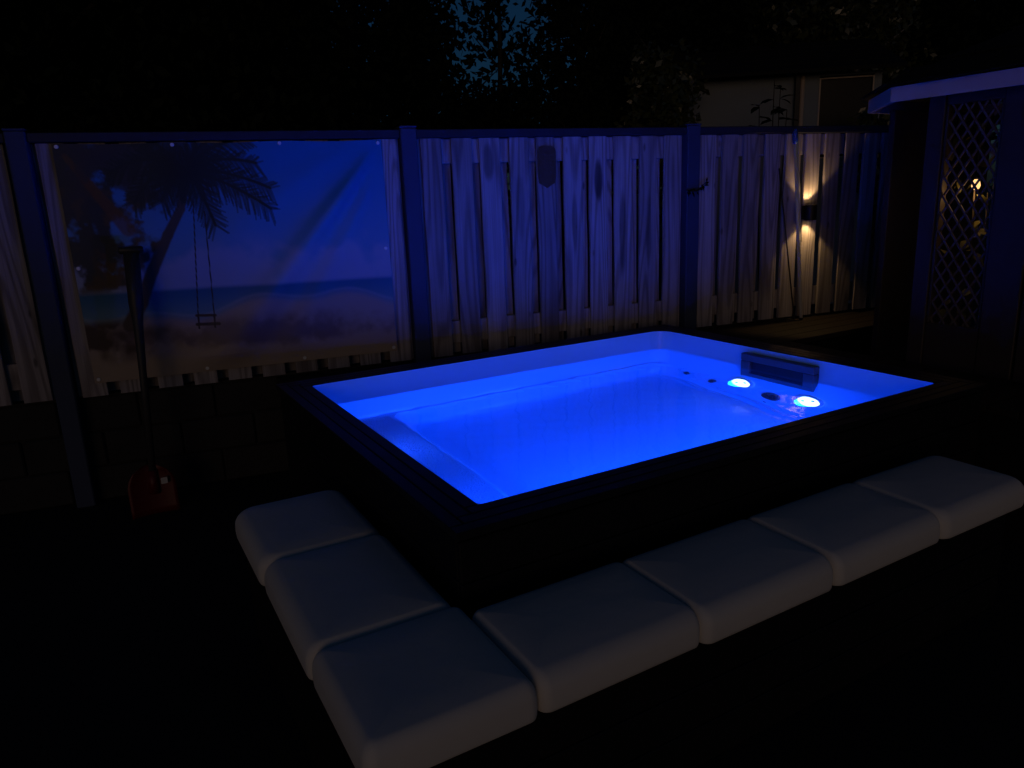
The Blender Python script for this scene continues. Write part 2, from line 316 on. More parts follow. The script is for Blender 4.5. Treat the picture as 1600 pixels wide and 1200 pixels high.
# ------------------------------------------------------------------ beach banner (flat print on a slightly slack sheet)
nu, nv = 460, 340
def banner_colors(u, v):
    def sm(a, b_, x): t = np.clip((x - a) / (b_ - a), 0, 1); return t * t * (3 - 2 * t)
    def seg(x0, y0, x1, y1, w0, w1):
        A = 1.36
        px, py = u * A, v; ax, ay, bx, by = x0 * A, y0, x1 * A, y1
        dx, dy = bx - ax, by - ay; t = np.clip(((px - ax) * dx + (py - ay) * dy) / (dx * dx + dy * dy + 1e-9), 0, 1)
        d = np.hypot(px - ax - t * dx, py - ay - t * dy); ww = w0 + (w1 - w0) * t
        return 1 - sm(ww * .75, ww * 1.25, d)
    def vnoise(s, seed):
        r = np.random.default_rng(seed).random((80, 80)); x = (u * s * 1.36) % 78; y_ = (v * s) % 78
        xi = x.astype(int); yi = y_.astype(int); fx = x - xi; fy = y_ - yi; fx = fx * fx * (3 - 2 * fx); fy = fy * fy * (3 - 2 * fy)
        return (r[yi, xi] * (1 - fx) + r[yi, xi + 1] * fx) * (1 - fy) + (r[yi + 1, xi] * (1 - fx) + r[yi + 1, xi + 1] * fx) * fy
    def fbm(s, seed): return (vnoise(s, seed) * .5 + vnoise(s * 2, seed + 1) * .28 + vnoise(s * 4, seed + 2) * .15 + vnoise(s * 8, seed + 3) * .07)
    def mix(c, col, a): return c * (1 - a[..., None]) + np.array(col) * a[..., None]
    hz = .613 + .021 * u
    c = np.zeros(u.shape + (3,))
    top = np.array((.01, .25, .56)); low = np.array((.18, .40, .58))
    t = sm(0, 1, v / .6); c = top * (1 - t[..., None]) + low * t[..., None]
    cl = sm(.45, .75, fbm(6, 3) + .35 * sm(.42, .6, v) - .25 * sm(.0, .45, .5 - v)) * sm(.36, .5, v)
    c = mix(c, (.46, .50, .64), cl * .8)
    sea = sm(-.012, .012, v - hz)
    sc = np.array((.03, .19, .34)) * (1 - sm(0, .12, v - hz))[..., None] + np.array((.16, .34, .42)) * sm(0, .12, v - hz)[..., None]
    c = c * (1 - sea[..., None]) + sc * sea[..., None]
    shore = .715 + .03 * np.sin(u * 7) + .02 * np.sin(u * 19 + 1)
    sand = sm(-.02, .03, v - shore)
    c = mix(c, (.50, .40, .33), sand)
    foam = np.exp(-((v - shore + .012) / .008) ** 2) * .5
    c = mix(c, (.65, .62, .60), foam * .5)
    sh = sm(.40, .80, .55 * vnoise(5, 21) + .45 * fbm(22, 25) + .28 * np.exp(-((v - .80 - .10 * u) / .05) ** 2) - .35 * sm(.84, .95, v)) * sm(.73, .80, v)
    c = mix(c, (.19, .13, .12), sh * .75)
    rk = sm(.40, .62, fbm(9, 40)) * (1 - sm(.12, .26, u)) * sm(.71, .76, v) * (1 - sm(.86, .95, v))
    c = mix(c, (.10, .07, .06), rk)
    # foliage on the left side
    lim = .21 + .07 * np.sin(v * 9 + 1) - .10 * sm(.45, .62, v) + .05 * np.sin(v * 31)
    fo = sm(.40, .62, fbm(14, 60) + 1.3 * (lim - u)) * (1 - sm(.58, .63, v)) * (1 - sm(.26, .31, u))
    c = mix(c, (.055, .06, .05), fo)
    c = mix(c, (.16, .09, .03), fo * sm(.5, .7, fbm(10, 80)) * .7)
    c = mix(c, (.20, .09, .03), seg(.03, .05, .17, .35, .012, .030) * .75)
    cano = sm(.40, .60, fbm(12, 90) + .42 * np.exp(-((u - .20) / .20) ** 2 - ((v - .08) / .13) ** 2) - .22)
    c = mix(c, (.06, .06, .06), cano * .8 * (1 - sm(.20, .32, v)) * (1 - sm(.36, .5, u)))
    # palm trunk
    tr = [(.13, .76), (.174, .665), (.222, .53), (.283, .382), (.332, .275), (.36, .15)]
    for i in range(5):
        (a, b_), (cc, d) = tr[i], tr[i + 1]; w0 = .030 - .003 * i; w1 = .027 - .003 * i
        c = mix(c, (.11, .08, .06), seg(a, b_, cc, d, w0, w1))
    # fronds with leaflets
    r2 = np.random.default_rng(5); cx_, cy_ = .357, .11
    ends = [(.615, .20, -.05), (.61, .29, -.05), (.58, .09, -.06), (.55, -.02, -.05), (.43, .35, -.08), (.20, .24, -.1), (.14, .12, -.1), (.47, -.04, -.03), (.25, -.03, -.03), (.28, .24, -.05)]
    for ex, ey, sag in ends:
        pts = []
        for i in range(9):
            q = i / 8; pts.append((cx_ + (ex - cx_) * q, cy_ + (ey - cy_) * q + sag * 4 * q * (1 - q) * .5))
        for i in range(8):
            c = mix(c, (.03, .04, .03), seg(*pts[i], *pts[i + 1], .007, .005) * .95)
        for i in range(1, 9):
            for s in (-1, 1):
                for jj in range(5):
                    q = (i - jj * .2) / 8
                    bx = cx_ + (ex - cx_) * q; by = cy_ + (ey - cy_) * q + sag * 4 * q * (1 - q) * .5
                    ang = math.atan2(ey - cy_, (ex - cx_) * 1.36) + s * (.75 + .35 * r2.random()); ln = .10 * (1 - .5 * q) * (.8 + .4 * r2.random())
                    x1_, y1_ = bx + math.cos(ang) * ln / 1.36, by + math.sin(ang) * ln + .025
                    ia, ib = sorted((int((bx) * (nu - 1)), int(x1_ * (nu - 1)))); ja, jb = sorted((int(by * (nv - 1)), int(y1_ * (nv - 1))))
                    ia, ib, ja, jb = max(0, ia - 6), min(nu, ib + 7), max(0, ja - 6), min(nv, jb + 7)
                    if ia >= ib or ja >= jb: continue
                    u_, v_ = u, v
                    u, v = u_[ja:jb, ia:ib], v_[ja:jb, ia:ib]
                    m_ = seg(bx, by, x1_, y1_, .0055, .0035) * .6
                    u, v = u_, v_
                    c[ja:jb, ia:ib] = mix(c[ja:jb, ia:ib], (.03, .045, .03), m_)
    hub = np.exp(-(((u - cx_ + .01) * 1.36 / .085) ** 2 + ((v - cy_ + .02) / .085) ** 2)); c = mix(c, (.03, .035, .025), np.clip(hub * 1.4, 0, 1) * .85)
    # rope swing
    for a in ((.372, .25, .338, .74), (.402, .29, .388, .745)): c = mix(c, (.05, .04, .035), seg(*a, .0026, .0026))
    c = mix(c, (.09, .06, .04), seg(.333, .742, .391, .747, .006, .006)); c = mix(c, (.08, .055, .04), seg(.331, .782, .400, .786, .007, .007))
    for a in ((.338, .74, .336, .80), (.388, .745, .386, .80)): c = mix(c, (.06, .04, .035), seg(*a, .004, .004))
    # tree shadow foot on the sand
    c = mix(c, (.10, .07, .06), np.exp(-((u - .15) / .09) ** 2 - ((v - .80) / .03) ** 2) * .7)
    return np.clip(c * .74, 0, 1)
nu, nv = 460, 340
bt0, bt1, bz0, bz1 = -.785, .877, .690, 1.930
uu, vv = np.meshgrid(np.linspace(0, 1, nu), np.linspace(0, 1, nv))
# slack folds: tension creases run from the top right corner down to the lower left, shallow pulls elsewhere
def ridge(u0, v0, u1, v1, wd, amp):
    A = 1.36; dx, dy = (u1 - u0) * A, v1 - v0; ln = math.hypot(dx, dy); nx, ny = -dy / ln, dx / ln
    d = (uu - u0) * A * nx + (vv - v0) * ny; a = ((uu - u0) * A * dx + (vv - v0) * dy) / ln / ln
    ww = wd * np.clip(.25 + a, .2, 1.4)
    return amp * np.exp(-(d / ww) ** 2) * np.clip(a * 4, 0, 1) * np.clip((1.25 - a) * 3, 0, 1)
dep = ridge(.985, .02, .42, .92, .075, .042) + ridge(.99, .12, .60, .95, .055, .012) + ridge(.9, .0, .2, .62, .09, .008)
dep += .004 * np.sin(uu * 9.2 + vv * 3) * np.sin(vv * 3.1) + .002 * np.sin(uu * 23 + vv * 5)
edge = np.clip(np.minimum(np.minimum(uu, 1 - uu), np.minimum(vv, 1 - vv)) * 14, 0, 1); dep *= edge
X = bt0 + (bt1 - bt0) * uu; Z = bz1 + (bz0 - bz1) * vv
Z = Z + .006 * np.sin(uu * math.pi * 3) ** 2 * (vv < .5) * (1 - vv * 2) * -1
verts = np.stack([X, -dep, Z], -1).reshape(-1, 3)
idx = np.arange(nu * nv).reshape(nv, nu)
faces = np.stack([idx[:-1, :-1], idx[1:, :-1], idx[1:, 1:], idx[:-1, 1:]], -1).reshape(-1, 4)
me = bpy.data.meshes.new('printed_sheet'); me.from_pydata(verts.tolist(), [], faces.tolist()); me.polygons.foreach_set('use_smooth', [True] * len(me.polygons))
ca = me.color_attributes.new('print', 'FLOAT_COLOR', 'POINT'); cols = banner_colors(uu, vv).reshape(-1, 3)
ca.data.foreach_set('color', np.concatenate([cols, np.ones((len(cols), 1))], 1).astype(np.float32).ravel())
mb_ = mat('printed_vinyl', (.5, .5, .5), .5, .3); vc = N(mb_, 'ShaderNodeVertexColor', layer_name='print'); L(mb_, vc.outputs[0], mb_.node_tree.nodes['Principled BSDF'].inputs['Base Color'])
BAN = thing('banner', 'large printed banner of a palm beach with rope swing hung on the fence', 'banner', fp(0, -.050, 0), YAW)
obj('printed_sheet', me, mb_, BAN)
gm = MB().tube([(0, 0, 0), (0, -.004, 0)], [.011, .009], 12).mesh('grommet')
for u_, v_ in [(.012, .012), (.334, .01), (.661, .01), (.988, .015), (.012, .502), (.986, .497), (.012, .984), (.343, .985), (.666, .986), (.987, .982)]:
    obj('grommet', gm, M['alu'], BAN, (bt0 + (bt1 - bt0) * u_, -.002, bz1 + (bz0 - bz1) * v_))

# ------------------------------------------------------------------ swimming pool
PX0, PX1, PY0, PY1 = .911, 3.216, 1.836, 3.651; OX0, OX1, OY0, OY1 = .766, 3.366, 1.690, 3.800
RZ, WZ = .700, .581
POOL = thing('plunge_pool', 'black clad plunge pool with white basin glowing bright blue', 'pool', ((PX0 + PX1) / 2, (PY0 + PY1) / 2, 0))
px, py = POOL.location.x, POOL.location.y
def PL(p): return (p[0] - px, p[1] - py, p[2])
rings = []
#        left  right back front   z    r_F   r
spec = [(-.0035, -.0035, -.0035, -.0035, .640, .108, .02), (-.003, -.003, -.003, -.003, .696, .107, .02), (0, 0, 0, 0, .697, .105, .02), (.0005, .0005, .0005, .0005, .690, .105, .02), (.002, .002, .002, .002, .620, .105, .02),
        (.006, .006, .006, .006, .575, .105, .03), (.012, .030, .012, .012, .43, .11, .04), (.022, .053, .022, .022, .315, .11, .05), (.032, .057, .030, .030, .295, .11, .05),
        (.060, .0602, .036, .036, .281, .11, .05), (.380, .0606, .058, .058, .279, .12, .08), (.392, .062, .064, .064, .270, .12, .08), (.396, .070, .068, .068, .235, .12, .09),
        (.405, .100, .085, .085, .11, .13, .10), (.430, .125, .11, .11, .065, .15, .12), (.470, .165, .15, .15, .045, .18, .15), (.56, .26, .25, .25, .040, .2, .2)]
for l, r, b_, f, z, rf, ro in spec:
    rings.append([PL(p) for p in rrect(PX0 + l, PX1 - r, PY0 + f, PY1 - b_, (rf, ro, ro, ro), z, 8)])
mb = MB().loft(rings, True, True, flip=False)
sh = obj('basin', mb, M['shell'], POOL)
n32 = 32
sh.data.attributes.new('sharp_edge', 'BOOLEAN', 'EDGE')
sharp_rings = {1, 2, 9, 10}
for e in sh.data.edges:
    a, b_ = e.vertices
    if a // n32 == b_ // n32 and (a // n32) in sharp_rings: e.use_edge_sharp = True
# grip texture on the seat at the left end
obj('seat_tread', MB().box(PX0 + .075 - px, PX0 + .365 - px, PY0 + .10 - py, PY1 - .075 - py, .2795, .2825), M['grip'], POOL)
# coping: three narrow composite boards each side
for i in range(3):
    o0 = i * .0485; a = .0455
    zt = RZ - .002 * i * 0 + (.0 if i else .0)
    obj('coping_board', MB().bbox(OX0 + o0 - px, OX1 - o0 - px, OY0 + o0 - py, OY0 + o0 + a - py, .674, zt, .0025), M['coping'], POOL)
    obj('coping_board', MB().bbox(OX0 + o0 - px, OX1 - o0 - px, OY1 - o0 - a - py, OY1 - o0 - py, .674, zt, .0025), M['coping'], POOL)
    obj('coping_board', MB().bbox(OX0 + o0 - px, OX0 + o0 + a - px, OY0 + o0 + a + .003 - py, OY1 - o0 - a - .003 - py, .674, zt, .0025), M['coping'], POOL)
    obj('coping_board', MB().bbox(OX1 - o0 - a - px, OX1 - o0 - px, OY0 + o0 + a + .003 - py, OY1 - o0 - a - .003 - py, .674, zt, .0025), M['coping'], POOL)
# rounded filler at the far corner
q = []
for k in range(9):
    a = k / 8 * math.pi / 2; q.append((PX1 - .105 + .1095 * math.cos(a) - px, PY1 - .105 + .1095 * math.sin(a) - py))
q += [(PX1 + .006 - px, PY1 + .006 - py)]
nq = len(q)
obj('corner_piece', MB().add([(x, y_, .672) for x, y_ in q] + [(x, y_, .6985) for x, y_ in q], [tuple(range(nq))[::-1], tuple(range(nq, 2 * nq))] + [(i, (i + 1) % nq, (i + 1) % nq + nq, i + nq) for i in range(nq)]), M['coping'], POOL)
# cladding boards round the outside
for r in range(5):
    z0 = .012 + r * .131; z1 = z0 + .126
    for (x0, x1, y0, y1) in ((OX0 + .012, OX1 - .012, OY0 + .012, OY0 + .034), (OX0 + .012, OX1 - .012, OY1 - .034, OY1 - .012), (OX0 + .012, OX0 + .034, OY0 + .036, OY1 - .036), (OX1 - .034, OX1 - .012, OY0 + .036, OY1 - .036)):
        obj('cladding_board', MB().bbox(x0 - px, x1 - px, y0 - py, y1 - py, z0, z1, .004), M['clad'], POOL)
# fittings: two lights, drain and jets on the right wall, four unseen lights added on near and left walls to even the glow
def wx(z): return PX1 - .006 - max(0, (WZ - z)) * .185
FR_R = (Vector((-1, 0, .2)).normalized(), Vector((.2, 0, 1)).normalized(), Vector((0, 1, 0)))
FR_N = (Vector((0, 1, .1)).normalized(), Vector((0, -.1, 1)).normalized(), Vector((1, 0, 0)))
FR_L = (Vector((1, 0, .1)).normalized(), Vector((-.1, 0, 1)).normalized(), Vector((0, -1, 0)))
WN, WU = FR_R[0], FR_R[1]
def disc(mb, c, r, h, n=28, ri=0, fr=FR_R):
    c = Vector(c); wn, wu, Y = fr; vs = []; fs = []
    def ringv(rr, hh): return [c + wn * hh + Y * (rr * math.cos(2 * math.pi * k / n)) + wu * (rr * math.sin(2 * math.pi * k / n)) for k in range(n)]
    if ri:
        R4 = [ringv(r, 0), ringv(r * .97, h), ringv(ri, h), ringv(ri, 0)]
        for i in range(3):
            for k in range(n): j = (k + 1) % n; fs.append((i * n + k, i * n + j, (i + 1) * n + j, (i + 1) * n + k))
        return mb.add([p for q_ in R4 for p in q_], [f[::-1] for f in fs])
    R2 = [ringv(r, 0), ringv(r * .94, h)]
    for k in range(n): j = (k + 1) % n; fs.append((k, n + k, n + j, j))
    fs.append(tuple(range(n, 2 * n))[::-1]); return mb.add([p for q_ in R2 for p in q_], fs)
LED = []; E_R = 4.0
for (c, fr, pw) in ((Vector((wx(.288) - .004, 2.895, .288)), FR_R, E_R), (Vector((wx(.277) - .004, 2.437, .277)), FR_R, E_R),
                    (Vector((1.16, PY0 + .034, .43)), FR_N, 62.0), (Vector((1.85, PY0 + .040, .33)), FR_N, 66.0), (Vector((2.55, PY0 + .040, .33)), FR_N, 62.0), (Vector((PX0 + .014, 3.05, .44)), FR_L, 9.0)):  # near and left wall: hidden fill lights, added to brighten the basin evenly
    c = c - Vector((px, py, 0)); wn, wu, wy = fr
    lr = obj('pool_or_added_light', disc(MB(), c, .082, .016, ri=.066, fr=fr), M['white_plastic'], POOL)
    obj('lens', disc(MB(), c + wn * .003, .0655, .009, fr=fr), M['led'], lr)
    sm_ = MB()
    for dy, du in ((.028, -.012), (-.026, .014)): disc(sm_, c + wn * .0125 + wy * dy + wu * du, .010, .003, 10, fr=fr)
    obj('lens_clip', sm_, M['plastic'], lr)
    LED.append((c + wn * .045, wn, pw))
for name, yy, zz, r in (('drain_cover', 2.672, .190, .060), ('jet_nozzle', 3.322, .195, .022), ('jet_nozzle', 3.104, .185, .022)):
    c = Vector((wx(zz) - .007 - px, yy - py, zz))
    o = obj(name, disc(MB(), c, r, .010), M['plastic'], POOL)
    if r > .05:
        for j in range(-3, 4):
            hw = math.sqrt(max(0, .048 ** 2 - (j * .013) ** 2)); cc = c + WN * .0105 + WU * (j * .013)
            obj('grille_bar', MB().add([cc + Vector((0, s * hw, 0)) + WU * (t_ * .0035) + WN * h for h in (0, .004) for t_ in (-1, 1) for s in (-1, 1)], [(0, 1, 3, 2)[::-1], (4, 5, 7, 6), (0, 1, 5, 4), (2, 6, 7, 3), (0, 4, 6, 2), (1, 3, 7, 5)]), M['dark_plastic'], o)
    else:
        obj('jet_hole', disc(MB(), c + WN * .0105, r * .5, .002, 14), M['dark_plastic'], o)
sk0, sk1, sz0, sz1 = 2.440, 2.932, .420, .668
XW = PX1 - .003
fr = MB()
for (a0, a1, c0, c1) in ((sk0, sk1, sz1 - .040, sz1), (sk0, sk1, sz0, sz0 + .080), (sk0, sk0 + .066, sz0 + .0802, sz1 - .0402), (sk1 - .062, sk1, sz0 + .0802, sz1 - .0402)):
    fr.bbox(XW - .044 - px, XW + .004 - px, a0 - py, a1 - py, c0, c1, .004)
skm = obj('skimmer', fr, M['plastic'], POOL)
obj('skimmer_throat', MB().box(XW - .022 - px, XW + .002 - px, sk0 + .05 - py, sk1 - .05 - py, sz0 + .07, sz1 - .03), M['dark_plastic'], skm)
obj('weir_flap', MB().bbox(XW - .032 - px, XW - .026 - px, sk0 + .070 - py, sk1 - .066 - py, sz0 + .084, sz0 + .115, .002), M['dark_plastic'], skm)
# underwater lamps of the two pool lights and the four added ones
for i, (p, wn, pw) in enumerate(LED):
    ld = bpy.data.lights.new('pool_or_added_lamp', 'SPOT'); lo = bpy.data.objects.new('pool_or_added_lamp', ld); COL.objects.link(lo); lo.parent = POOL
    ld.energy = pw; ld.cycles.is_caustics_light = True; ld.color = (.002, .058, 1); ld.spot_size = rad(160); ld.spot_blend = 1; ld.shadow_soft_size = .05
    lo.location = p; lo.rotation_euler = wn.to_track_quat('-Z', 'Y').to_euler()

# water, with a small chop in front of the lamps and skimmer
nx_, ny_ = 330, 260
xs_ = np.linspace(PX0 - .004, PX1 + .003, nx_); ys_ = np.linspace(PY0 - .004, PY1 + .003, ny_)
gx, gy = np.meshgrid(xs_, ys_)
gz = np.zeros_like(gx)
for i in range(14):
    a = rng.uniform(0, 2 * math.pi); wl = rng.uniform(.06, .22); gz += .0008 * wl * np.sin(2 * math.pi * (gx * math.cos(a) + gy * math.sin(a)) / wl + rng.uniform(0, 6))
path = 2.665 + .06 * np.sin((gy - 2.4) * 3.2) + .015 * np.sin(gy * 11)
env = np.exp(-((gx - path) / .065) ** 2) * np.clip((gy - 1.9) * 3, 0, 1) * np.clip((3.15 - gy) * 2.5, 0, 1)
gz += .0018 * env * np.sin(2 * math.pi * ((gx - path) / .075 + .25 * np.sin(gy * 6)))
r0 = np.hypot(gx - 3.1, gy - 2.7); gz += .00008 * np.exp(-r0 / .45) * np.sin(2 * math.pi * r0 / .085)
V = np.stack([gx, gy, WZ + gz], -1).reshape(-1, 3)
ix = np.arange(nx_ * ny_).reshape(ny_, nx_); F = np.stack([ix[:-1, :-1], ix[:-1, 1:], ix[1:, 1:], ix[1:, :-1]], -1).reshape(-1, 4)
wme = bpy.data.meshes.new('water'); wme.from_pydata(V.tolist(), [], F.tolist()); wme.polygons.foreach_set('use_smooth', [True] * len(wme.polygons)); wme.materials.append(M['water'])
wob = bpy.data.objects.new('water', wme); COL.objects.link(wob); tag(wob, kind='structure')

# ------------------------------------------------------------------ bench and cushions
BENCH = thing('corner_bench', 'low black L-shaped timber bench under the white cushions', 'bench', (.36, 1.28, 0))
bx, by = .36, 1.28
for r in range(3):
    z0 = .012 + r * .132; z1 = z0 + .126
    obj('plank', MB().bbox(0, 2.42, 0, .022, z0, z1, .003), M['clad'], BENCH)
    obj('plank', MB().bbox(0, .022, .024, 1.38, z0, z1, .003), M['clad'], BENCH)
    obj('plank', MB().bbox(2.398, 2.42, .024, .31, z0, z1, .003), M['clad'], BENCH)
    obj('plank', MB().bbox(.024, .35, 1.358, 1.38, z0, z1, .003), M['clad'], BENCH)
for k in range(3):
    obj('seat_board', MB().bbox(.0, 2.42, .004 + k * .11, .108 + k * .11, .409, .419, .002), M['clad'], BENCH)
    obj('seat_board', MB().bbox(.004 + k * .118, .116 + k * .118, .336, 1.38, .409, .419, .002), M['clad'], BENCH)
obj('inner_leg', MB().box(.33, .36, .38, 1.34, 0, .405).box(.40, 2.38, .29, .31, 0, .405), M['clad'], BENCH)
def cushion(x0, x1, y0, y1, label, sx=1, sy=1, rc=.030):
    "sx, sy scale the edge rounding: small where the cushion butts against its neighbour"
    z0, z1, r = .420, .522, .050
    cx_, cy_ = (x0 + x1) / 2, (y0 + y1) / 2; w_, h_ = (x1 - x0) / 2, (y1 - y0) / 2
    prof = [(.010, 0), (.004, .003), (.001, .010), (.0, .022), (-.001, .035)]
    for i in range(0, 11):
        a = i / 10 * math.pi / 2; prof.append((r * (1 - math.cos(a)), z1 - z0 - r + r * math.sin(a)))
    for d in (.015, .035, .06, .09, .12): prof.append((r + d, None))
    sd = random.random() * 10; out = []
    for off, z in prof:
        k = min(1, max(0, off) / r); ox = off * (1 if off > r else sx); oy = off * (1 if off > r else sy)
        if off > r: ox = r * sx + (off - r); oy = r * sy + (off - r)
        if min(w_ - ox, h_ - oy) < .012: continue
        zz = (z1 - z0) + .008 * (1 - math.exp(-(off - r) / .05)) if z is None else z
        rr = max(.004, rc - .4 * max(0, off))
        out.append([(x + .0022 * math.sin(y_ * 17 + sd), y_ + .0022 * math.sin(x * 15 + sd * 2), zq + .0022 * math.sin(x * 11 + sd) * math.cos(y_ * 13 + sd) * (zq > z0 + .05)) for x, y_, zq in rrect(-w_ + ox, w_ - ox, -h_ + oy, h_ - oy, rr, z0 + zz, 8)])
    mb = MB().loft(out, True, True)
    n = len(out[0]); mb.f.append(tuple(range(n))[::-1]); mb.sm.append(False)
    o = obj('seat_cushion', mb, M['cushion'], None, (cx_, cy_, 0)); o.rotation_euler = (0, 0, rad(random.uniform(-.35, .35)))
    return tag(o, label, 'cushion', 'white cushions on the corner bench')
S_ = .34
CU = [(.332, .742, 2.204, 2.690, 'white seat cushion at the free end of the short bench arm, nearest the red shovel', 1, .55, .055),
      (.332, .742, 1.664, 2.201, 'white seat cushion in the middle of the short bench arm', 1, S_),
      (.332, .748, 1.240, 1.661, 'white seat cushion filling the inside corner of the L-shaped bench', .6, .6),
      (.751, 1.250, 1.244, 1.620, 'white seat cushion on long bench arm, first from the corner cushion', S_, 1),
      (1.253, 1.774, 1.240, 1.620, 'white seat cushion on long bench arm, second from the corner cushion', S_, 1),
      (1.777, 2.308, 1.240, 1.620, 'white seat cushion on long bench arm, third from the corner cushion', S_, 1),
      (2.311, 2.835, 1.240, 1.620, 'white seat cushion at the far free end of the long bench arm', .55, 1, .045)]
for c in CU: cushion(*c)

# ------------------------------------------------------------------ shovel, poles, lamp, plaque, twig
S0 = Vector((.145, 4.20, 0)); S1 = Vector((.236, 4.335, 1.40))
SH = thing('shovel', 'red shovel with a dark T grip standing on its blade before the banner', 'shovel', S0)
ax = (S1 - S0)
def sp(k): return tuple(ax * k)
obj('shaft', MB().tube([sp(.16), sp(.55), sp(.72), sp(.80), sp(.985)], [.018, .019, .024, .036, .038], 14), M['handle'], SH)
hd = Vector((math.cos(YAW), math.sin(YAW), 0)); c = ax * .995
obj('grip', MB().tube([c - hd * .058, c - hd * .05, c + hd * .05, c + hd * .058], [.014, .019, .019, .014], 12), M['handle'], SH)
mbb = MB(); rows = []
for i in range(9):
    k = i / 8; z = .27 * k; wd = .118 * (1 if k < .55 else math.sqrt(max(.03, 1 - ((k - .55) / .47) ** 2)))
    rows.append([(s / 6 * wd, -.03 + .03 * k + .022 * ((s / 6) ** 2) * -1 + .03, z) for s in range(-6, 7)])
vs = [p for r in rows for p in r] + [(x, y_ + .006, z) for r in rows for x, y_, z in r]
n = 13; o_ = 9 * n; fs = []
for i in range(8):
    for k in range(n - 1):
        a = i * n + k; fs += [(a, a + 1, a + n + 1, a + n), (o_ + a, o_ + a + n, o_ + a + n + 1, o_ + a + 1)]
for i in range(8):
    for k in (0, n - 1): a = i * n + k; fs.append((a, a + n, o_ + a + n, o_ + a) if k == 0 else (a + n, a, o_ + a, o_ + a + n))
for k in range(n - 1):
    fs.append((k + 1, k, o_ + k, o_ + k + 1)); a = 8 * n + k; fs.append((a, a + 1, o_ + a + 1, o_ + a))
mbb.add(vs, fs, True); bl = obj('blade', mbb, M['red'], SH)
obj('socket', MB().tube([sp(.08), sp(.17)], [.03, .022], 12), M['red'], SH)
obj('sticker', MB().bbox(.045, .078, -.022, -.0195, .165, .20, .0008), M['sticker'], bl)

b0 = fp(3.925, -.10, .600); t0 = fp(3.826, -.045, 1.965)
PO = thing('telescopic_pole', 'thin aluminium pole with a blue head leaning on the fence by the lamp', 'pole', b0)
d = t0 - b0
obj('tube', MB().tube([(0, 0, 0), tuple(d * .95)], [.0135, .0125], 10), M['alu'], PO)
off = FT * .021
obj('inner_tube', MB().tube([tuple(d * .42 + off), tuple(d * .95 + off)], [.006, .006], 8), M['alu'], PO)
obj('foot', MB().tube([(0, 0, 0), tuple(d * .012)], [.014, .014], 10), M['lampblack'], PO)
obj('head', MB().tube([tuple(d * .925), tuple(d * .94), tuple(d * .99), tuple(d)], [.014, .021, .019, .010], 12), M['blue_plastic'], PO)
b1 = fp(3.893, -.065, .600); t1_ = fp(3.715, -.035, 1.70)
RO = obj('rod', MB().tube([(0, 0, 0), tuple(t1_ - b1)], [.0055, .005], 8), M['handle'], None, b1)
tag(RO, 'thin dark rod leaning on the fence just left of the aluminium pole', 'rod')

LP = thing('wall_lamp', 'small black wall lamp throwing warm light up and down the fence', 'wall lamp', fp(3.979, -.026, 1.382), YAW)
obj('back_plate', MB().bbox(-.035, .035, -.012, .005, -.048, .048, .003), M['lampblack'], LP)
ly = -.052
vs = []; n = 24
body = MB().loft([[(.044 * math.cos(2 * math.pi * k / n), ly + .040 * math.sin(2 * math.pi * k / n), z) for k in range(n)] for z in (-.054, .054)], False, True)
body.loft([[(.038 * math.cos(2 * math.pi * k / n), ly + .034 * math.sin(2 * math.pi * k / n), z) for k in range(n)] for z in (.054, -.054)], False, True)
for z, fl in ((.054, 1), (-.054, 0)):
    ro = [(.044 * math.cos(2 * math.pi * k / n), ly + .040 * math.sin(2 * math.pi * k / n), z) for k in range(n)]; ri = [(.038 * math.cos(2 * math.pi * k / n), ly + .034 * math.sin(2 * math.pi * k / n), z) for k in range(n)]
    body.loft([ro, ri] if fl else [ri, ro], False, False)
obj('body', body, M['lampblack'], LP)
for s in (1, -1):
    obj('lens', MB().tube([(0, ly, s * .030), (0, ly, s * .038)], [.033, .033], 20), M['warm_led'], LP)
    ld = bpy.data.lights.new('wall_lamp_bulb', 'SPOT'); lo = bpy.data.objects.new('wall_lamp_bulb', ld); COL.objects.link(lo); lo.parent = LP
    lo.location = (0, ly, s * .044); ld.energy = 4.2; ld.color = (1, .60, .22); ld.spot_size = rad(102); ld.spot_blend = .35; ld.shadow_soft_size = .012
    lo.rotation_euler = (math.pi if s > 0 else 0, 0, 0)

# dark rounded plaque hung on one board
q = [(-.055, .0), (-.062, .06)] + [(-.062, .19)] + [(-.062 + .03 * (1 - math.cos(a)), .19 + .035 * math.sin(a)) for a in (.5, 1.0, 1.57)] + [(.062 - .03 * (1 - math.cos(a)), .19 + .035 * math.sin(a)) for a in (1.57, 1.0, .5)] + [(.062, .19), (.062, .06), (.055, .0), (.03, -.012), (.0, -.03), (-.03, -.012)]
nq = len(q)
pl = MB().add([(x, -.010, z) for x, z in q] + [(x, 0, z) for x, z in q], [tuple(range(nq))[::-1], tuple(range(nq, 2 * nq))] + [(i, (i + 1) % nq, (i + 1) % nq + nq, i + nq) for i in range(nq)])
for f_i in (0, 1): pl.f[f_i] = pl.f[f_i][::-1]
tag(obj('plaque', pl, M['plaque'], None, fp(1.920, -.021, 1.655), YAW), 'dark round topped plaque hung high on a blue lit fence board', 'plaque')

